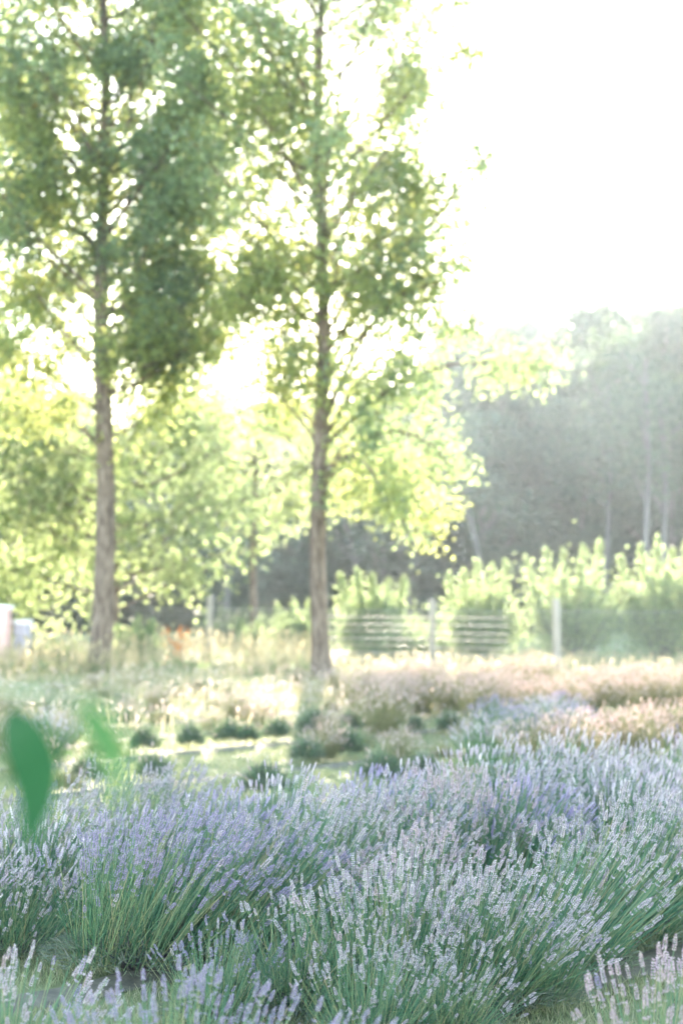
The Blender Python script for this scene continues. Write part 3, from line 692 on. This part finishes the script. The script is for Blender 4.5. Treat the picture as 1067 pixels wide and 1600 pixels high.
# ------------------------------------------------------------------ orchard shrubs behind the fence
def shrub(px0, px1, pytop, d, shoots, seed, label, cat='shrub', leafm=None, name='orchard_shrub', dens=1.0, group='leafy shrubs behind the fence'):
    rng = np.random.default_rng(seed); a = at((px0 + px1) / 2, pytop, d); W = (px1 - px0) / F_PX * d / 2; H = a.z
    t = thing(name, label, cat, (a.x, d, 0), group)
    mb = MB(); C = []; Ds = []
    for i in range(shoots):
        f = (i + .5) / shoots * 2 - 1; ang = rng.normal() * .3
        hh = H * (1 - .32 * f * f) * rng.uniform(.45, .82) if i % 3 else H * (1 - .1 * f * f) * rng.uniform(.92, 1.08)
        e = np.array([f * W * .92, rng.normal() * W * .4, hh]); b = np.array([f * .12, 0, 0])
        m = np.array([f * W * .7, e[1] * .6, hh * .45])
        tt = np.linspace(0, 1, 7)[:, None]; P = (1 - tt) ** 2 * b + 2 * tt * (1 - tt) * m + tt ** 2 * e
        tube(mb, P, np.linspace(.03, .006, 7), 4)
        k = int(430 * hh * dens * .5); u = .28 + .72 * rng.random(k); j = np.minimum((u * 6).astype(int), 5); ff = (u * 6 - j)[:, None]
        c = P[j] * (1 - ff) + P[j + 1] * ff; rr = (.30 * (1 - u) ** 1.3 + .028)[:, None]
        C.append(c + rng.normal(size=(k, 3)) * rr)
        kk = int(190 * dens); bu = np.array([f * W * .7, 0, H * .33]) + rng.normal(size=(kk, 3)) * [W * .3, W * .35, H * .2]
        C.append(bu[bu[:, 2] > .05])
    link('stems', mb.mesh('stems', M_FBARK), t)
    C = np.concatenate(C); m2 = MB(); leaves(m2, C, .10, .055, rng.normal(size=(len(C), 3)) + [0, 0, 1.0], rng=rng)
    link('foliage', m2.mesh('foliage', leafm or M_SHRUB), t, 'stuff')
shrub(522, 642, 892, 37, 13, 1, 'rounded bright shrub directly right of the slender poplar')
shrub(690, 815, 878, 36, 15, 2, 'rounded bright shrub between the second and third fence posts', dens=.8)
shrub(810, 975, 842, 36, 15, 3, 'tall shrub with spiky upright shoots behind the third fence post', dens=.75)
shrub(965, 1110, 850, 35, 16, 4, 'tall spiky shrub at the right edge behind the fence', dens=.8)
shrub(560, 720, 965, 36, 12, 12, 'low bushy growth behind the wire between two posts', dens=.6)
shrub(640, 760, 960, 38, 10, 13, 'low bush hidden between the two rounded shrubs', dens=.9)
shrub(425, 500, 940, 37, 8, 5, 'pointed young shrub left of the slender poplar', dens=.7)
shrub(370, 412, 962, 37, 4, 6, 'single young shoot bush between the lone post and the poplar', dens=.6)
shrub(1085, 1260, 860, 36, 14, 8, 'shrub just beyond the right edge behind the fence', dens=.75)
shrub(180, 255, 965, 34, 8, 9, 'low yellow green bush at the foot of the left poplar', dens=.7)
shrub(258, 292, 972, 34, 4, 10, 'small orange leaved sapling between left poplar and lone post', leafm=M_ORANGE, dens=.12, name='orange_sapling', group=None)
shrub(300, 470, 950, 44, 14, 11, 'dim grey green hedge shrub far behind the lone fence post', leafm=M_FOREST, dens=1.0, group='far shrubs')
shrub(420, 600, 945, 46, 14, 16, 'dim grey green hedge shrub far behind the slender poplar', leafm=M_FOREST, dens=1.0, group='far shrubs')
shrub(40, 150, 1000, 34, 9, 17, 'low sunlit bush beside the pale boxes', dens=.7)

# ------------------------------------------------------------------ fence
def fence():
    spec = [(-10, 39, 925), (160, 37.6, 928), (328, 36, 931), (499, 34.4, 934), (675, 32.8, 936), (869, 31.2, 936), (1078, 29.8, 936)]
    p0 = at(328, 1040, 36)
    t = thing('wire_fence', 'wire fence on grey wooden posts in front of the orchard shrubs', 'fence', (p0.x, 36, 0))
    pts = []
    for px, d, pt in spec:
        a = at(px, pt, d); b = Vector((a.x - p0.x, d - 36, 0)); pts.append((b, a.z))
        mb = MB(); r = .07 if px != 869 else .078
        tube(mb, [(b.x, b.y, -.1), (b.x, b.y, a.z * .5), (b.x + random.uniform(-.01, .01), b.y, a.z - .02), (b.x, b.y, a.z)], [r, r, r, r * .85], 10, cap=True)
        link('post', mb.mesh('post', M_WOOD, True), t)
    for k in range(11):
        P = []
        for (b, h), (b2, h2) in zip(pts[:-1], pts[1:]):
            for q in np.linspace(0, 1, 5)[:-1]:
                v = b.lerp(b2, q); P.append((v.x, v.y - .065, .12 + k * .098 - math.sin(q * math.pi) * .012))
        P.append((pts[-1][0].x, pts[-1][0].y - .065, .12 + k * .098))
        mb = MB(); tube(mb, P, .006 if k < 10 else .009, 4); link('wire', mb.mesh('wire', M_WIRE), t)
    for k in range(7):                                       # slatted stretch either side of the middle post
        z = .12 + k * .14
        for a_, b_, e in ((3, 4, 1.0), (4, 5, .62)):
            p, q = pts[a_][0], pts[a_][0].lerp(pts[b_][0], e); q = Vector(q); y0, y1 = p.y - .085, q.y - .085
            zz = z + random.uniform(-.008, .008); dz = random.uniform(-.008, .008); h = .012
            V = [(p.x, y0, zz - h), (q.x, y1, zz - h + dz), (q.x, y1, zz + h + dz), (p.x, y0, zz + h), (p.x, y0 + .016, zz - h), (q.x, y1 + .016, zz - h + dz), (q.x, y1 + .016, zz + h + dz), (p.x, y0 + .016, zz + h)]
            mb = MB(); mb.add(V, [(0, 1, 2, 3), (5, 4, 7, 6), (3, 2, 6, 7), (1, 0, 4, 5), (0, 3, 7, 4), (2, 1, 5, 6)])
            link('slat', mb.mesh('slat', M_SLAT), t)
fence()

# ------------------------------------------------------------------ pale boxes at the left edge
def pale_box(px0, px1, py0, py1, d, mbody, label, sl):
    a = at((px0 + px1) / 2, py0, d); w_ = (px1 - px0) / F_PX * d / 2; H = a.z; zb = 0
    t = thing('stacked_box', label, 'box', (a.x, d, 0)); dp = .25
    mb = MB(); n = 3; 
    for i in range(n):
        z0 = .08 + (H - .16) * i / n; z1 = .08 + (H - .16) * (i + 1) / n - .012
        mb = MB(); box(mb, -w_, w_, -dp, dp, z0, z1); box(mb, -w_ * .3, w_ * .3, -dp - .02, -dp, (z0 + z1) / 2 + .03, (z0 + z1) / 2 + .055)
        link('box_section', mb.mesh('box_section', mbody), t)
    mb = MB(); box(mb, -w_ - .03, w_ + .03, -dp - .03, dp + .03, H - .085, H - .005)
    me = mb.mesh('lid', M_WHITE)
    for v in me.vertices: v.co.z += sl * v.co.x
    link('lid', me, t)
    mb = MB(); box(mb, -w_ * .9, -w_ * .6, -dp * .9, dp * .9, 0, .078); box(mb, w_ * .6, w_ * .9, -dp * .9, dp * .9, 0, .078); link('runner', mb.mesh('runner', M_DARK), t)
pale_box(-32, 16, 945, 1020, 33, M_PINKP, 'pinkish stacked box with white lid at the left edge beyond the lawn', .0)
pale_box(26, 46, 968, 1022, 33.5, M_LILACP, 'narrow pale lilac box right of the pinkish one beyond the lawn', .0)
a = at(22, 955, 32.6)
t = thing('thin_post', 'thin dark stake standing between the two pale boxes', 'stake', (a.x, 32.6, 0))
mb = MB(); tube(mb, [(0, 0, -.1), (0, 0, a.z)], .014, 6, cap=True); link('shaft', mb.mesh('shaft', M_DARK), t)
mb = MB(); box(mb, -.05, .0, -.01, .01, a.z - .14, a.z - .04); link('plate', mb.mesh('plate', M_DARK), t)

# ------------------------------------------------------------------ near sapling with blurred leaves
def sapling():
    b = at(-190, 1300, 1.7); t = thing('sapling', 'out of focus sapling twig with drooping green leaves close to the camera at left', 'sapling', (b.x, 1.7, 0))
    base = Vector((b.x, 1.7, 0))
    mb = MB(); tube(mb, [(0, 0, -.05), (.01, 0, .5), (-.01, .01, 1.0), (.0, 0, 1.35), (.01, .01, 1.75)], [.012, .010, .008, .006, .003], 7)
    link('stem', mb.mesh('stem', M_STEM, True), t)
    tw = [Vector((0, 0, 1.30)), at(-90, 1060, 1.62) - base, at(25, 1082, 1.5) - base, at(95, 1090, 1.2) - base, at(130, 1096, 1.0) - base]
    mb = MB(); tube(mb, np.array([tuple(p) for p in tw]), [.005, .0045, .004, .003, .002], 5); link('twig', mb.mesh('twig', M_STEM, True), t)
    def leaf(pts, width, nrmv, m_=None):
        P = np.array([tuple(p - base) for p in pts]); tt = np.linspace(0, 1, len(P)); T = np.linspace(0, 1, 13)
        P = np.stack([np.interp(T, tt, P[:, j]) for j in range(3)], 1)
        for _ in range(2): P[1:-1] = (P[:-2] + 2 * P[1:-1] + P[2:]) / 4
        tn = nrm(np.gradient(P, axis=0)); S = nrm(np.cross(tn, nrmv)); Nn = np.cross(S, tn)
        wv = width / 2 * np.sin(np.pi * T ** .72) ** .85
        V = np.concatenate([P + S * wv[:, None] + Nn * wv[:, None] * .25, P, P - S * wv[:, None] + Nn * wv[:, None] * .25]); n = 13
        F = [(i, i + 1, n + i + 1, n + i) for i in range(12)] + [(n + i, n + i + 1, 2 * n + i + 1, 2 * n + i) for i in range(12)]
        mb = MB(); mb.add(V, F); link('leaf', mb.mesh('leaf', m_ or M_NEARLEAF, True), t)
    leaf([at(14, 1105, 1.4), at(40, 1155, 1.4), at(60, 1205, 1.41), at(57, 1265, 1.42), at(40, 1330, 1.43)], .041, (0, -1, .1))
    leaf([at(120, 1094, 1.0), at(150, 1130, .99), at(176, 1170, .98), at(188, 1215, .98), at(186, 1265, .98)], .021, (0, -1, .2), M_LITLEAF)
    for i, (px, py) in enumerate([(-110, 1060), (-150, 1000), (-200, 900), (-180, 1150), (-220, 1120)]):
        p = at(px, py, 1.68); leaf([p, p + Vector((-.02, -.01, -.05)), p + Vector((-.03, -.02, -.11))], .035, (.3, -1, .1))
sapling()
# a fallen pale petal-like leaf in the violet clump
g = at(292, 1512, 6.0)
mb = MB(); leaves(mb, np.array([[0, 0, 0], [.008, .004, .004]]), .03, .018, np.array([[1, 0, .3], [.6, .2, .9]]), np.array([[0, -1, .3], [.2, -1, .1]])); 
thing('pale_leaf', 'small cream coloured dry leaf caught in the violet lavender clump', 'leaf', g, me=mb.mesh('pale_leaf', M_STRAW))

# ------------------------------------------------------------------ haze
mh, N, L = mat('haze_air')
pv = N.new('ShaderNodeVolumePrincipled'); pv.inputs['Color'].default_value = (.76, .88, 1.0, 1)
pv.inputs['Density'].default_value = HAZE; pv.inputs['Anisotropy'].default_value = HAZE_G
o = N.new('ShaderNodeOutputMaterial'); L.new(pv.outputs[0], o.inputs['Volume'])
mb = MB(); box(mb, -950, 950, -350, 1250, -1.0, 24.0)
link('haze', mb.mesh('haze', mh), kind='stuff')
print('tris', sum(sum(max(0, len(p.vertices) - 2) for p in m.polygons) if len(m.polygons) < 3000 else len(m.loops) - 2 * len(m.polygons) for m in bpy.data.meshes))
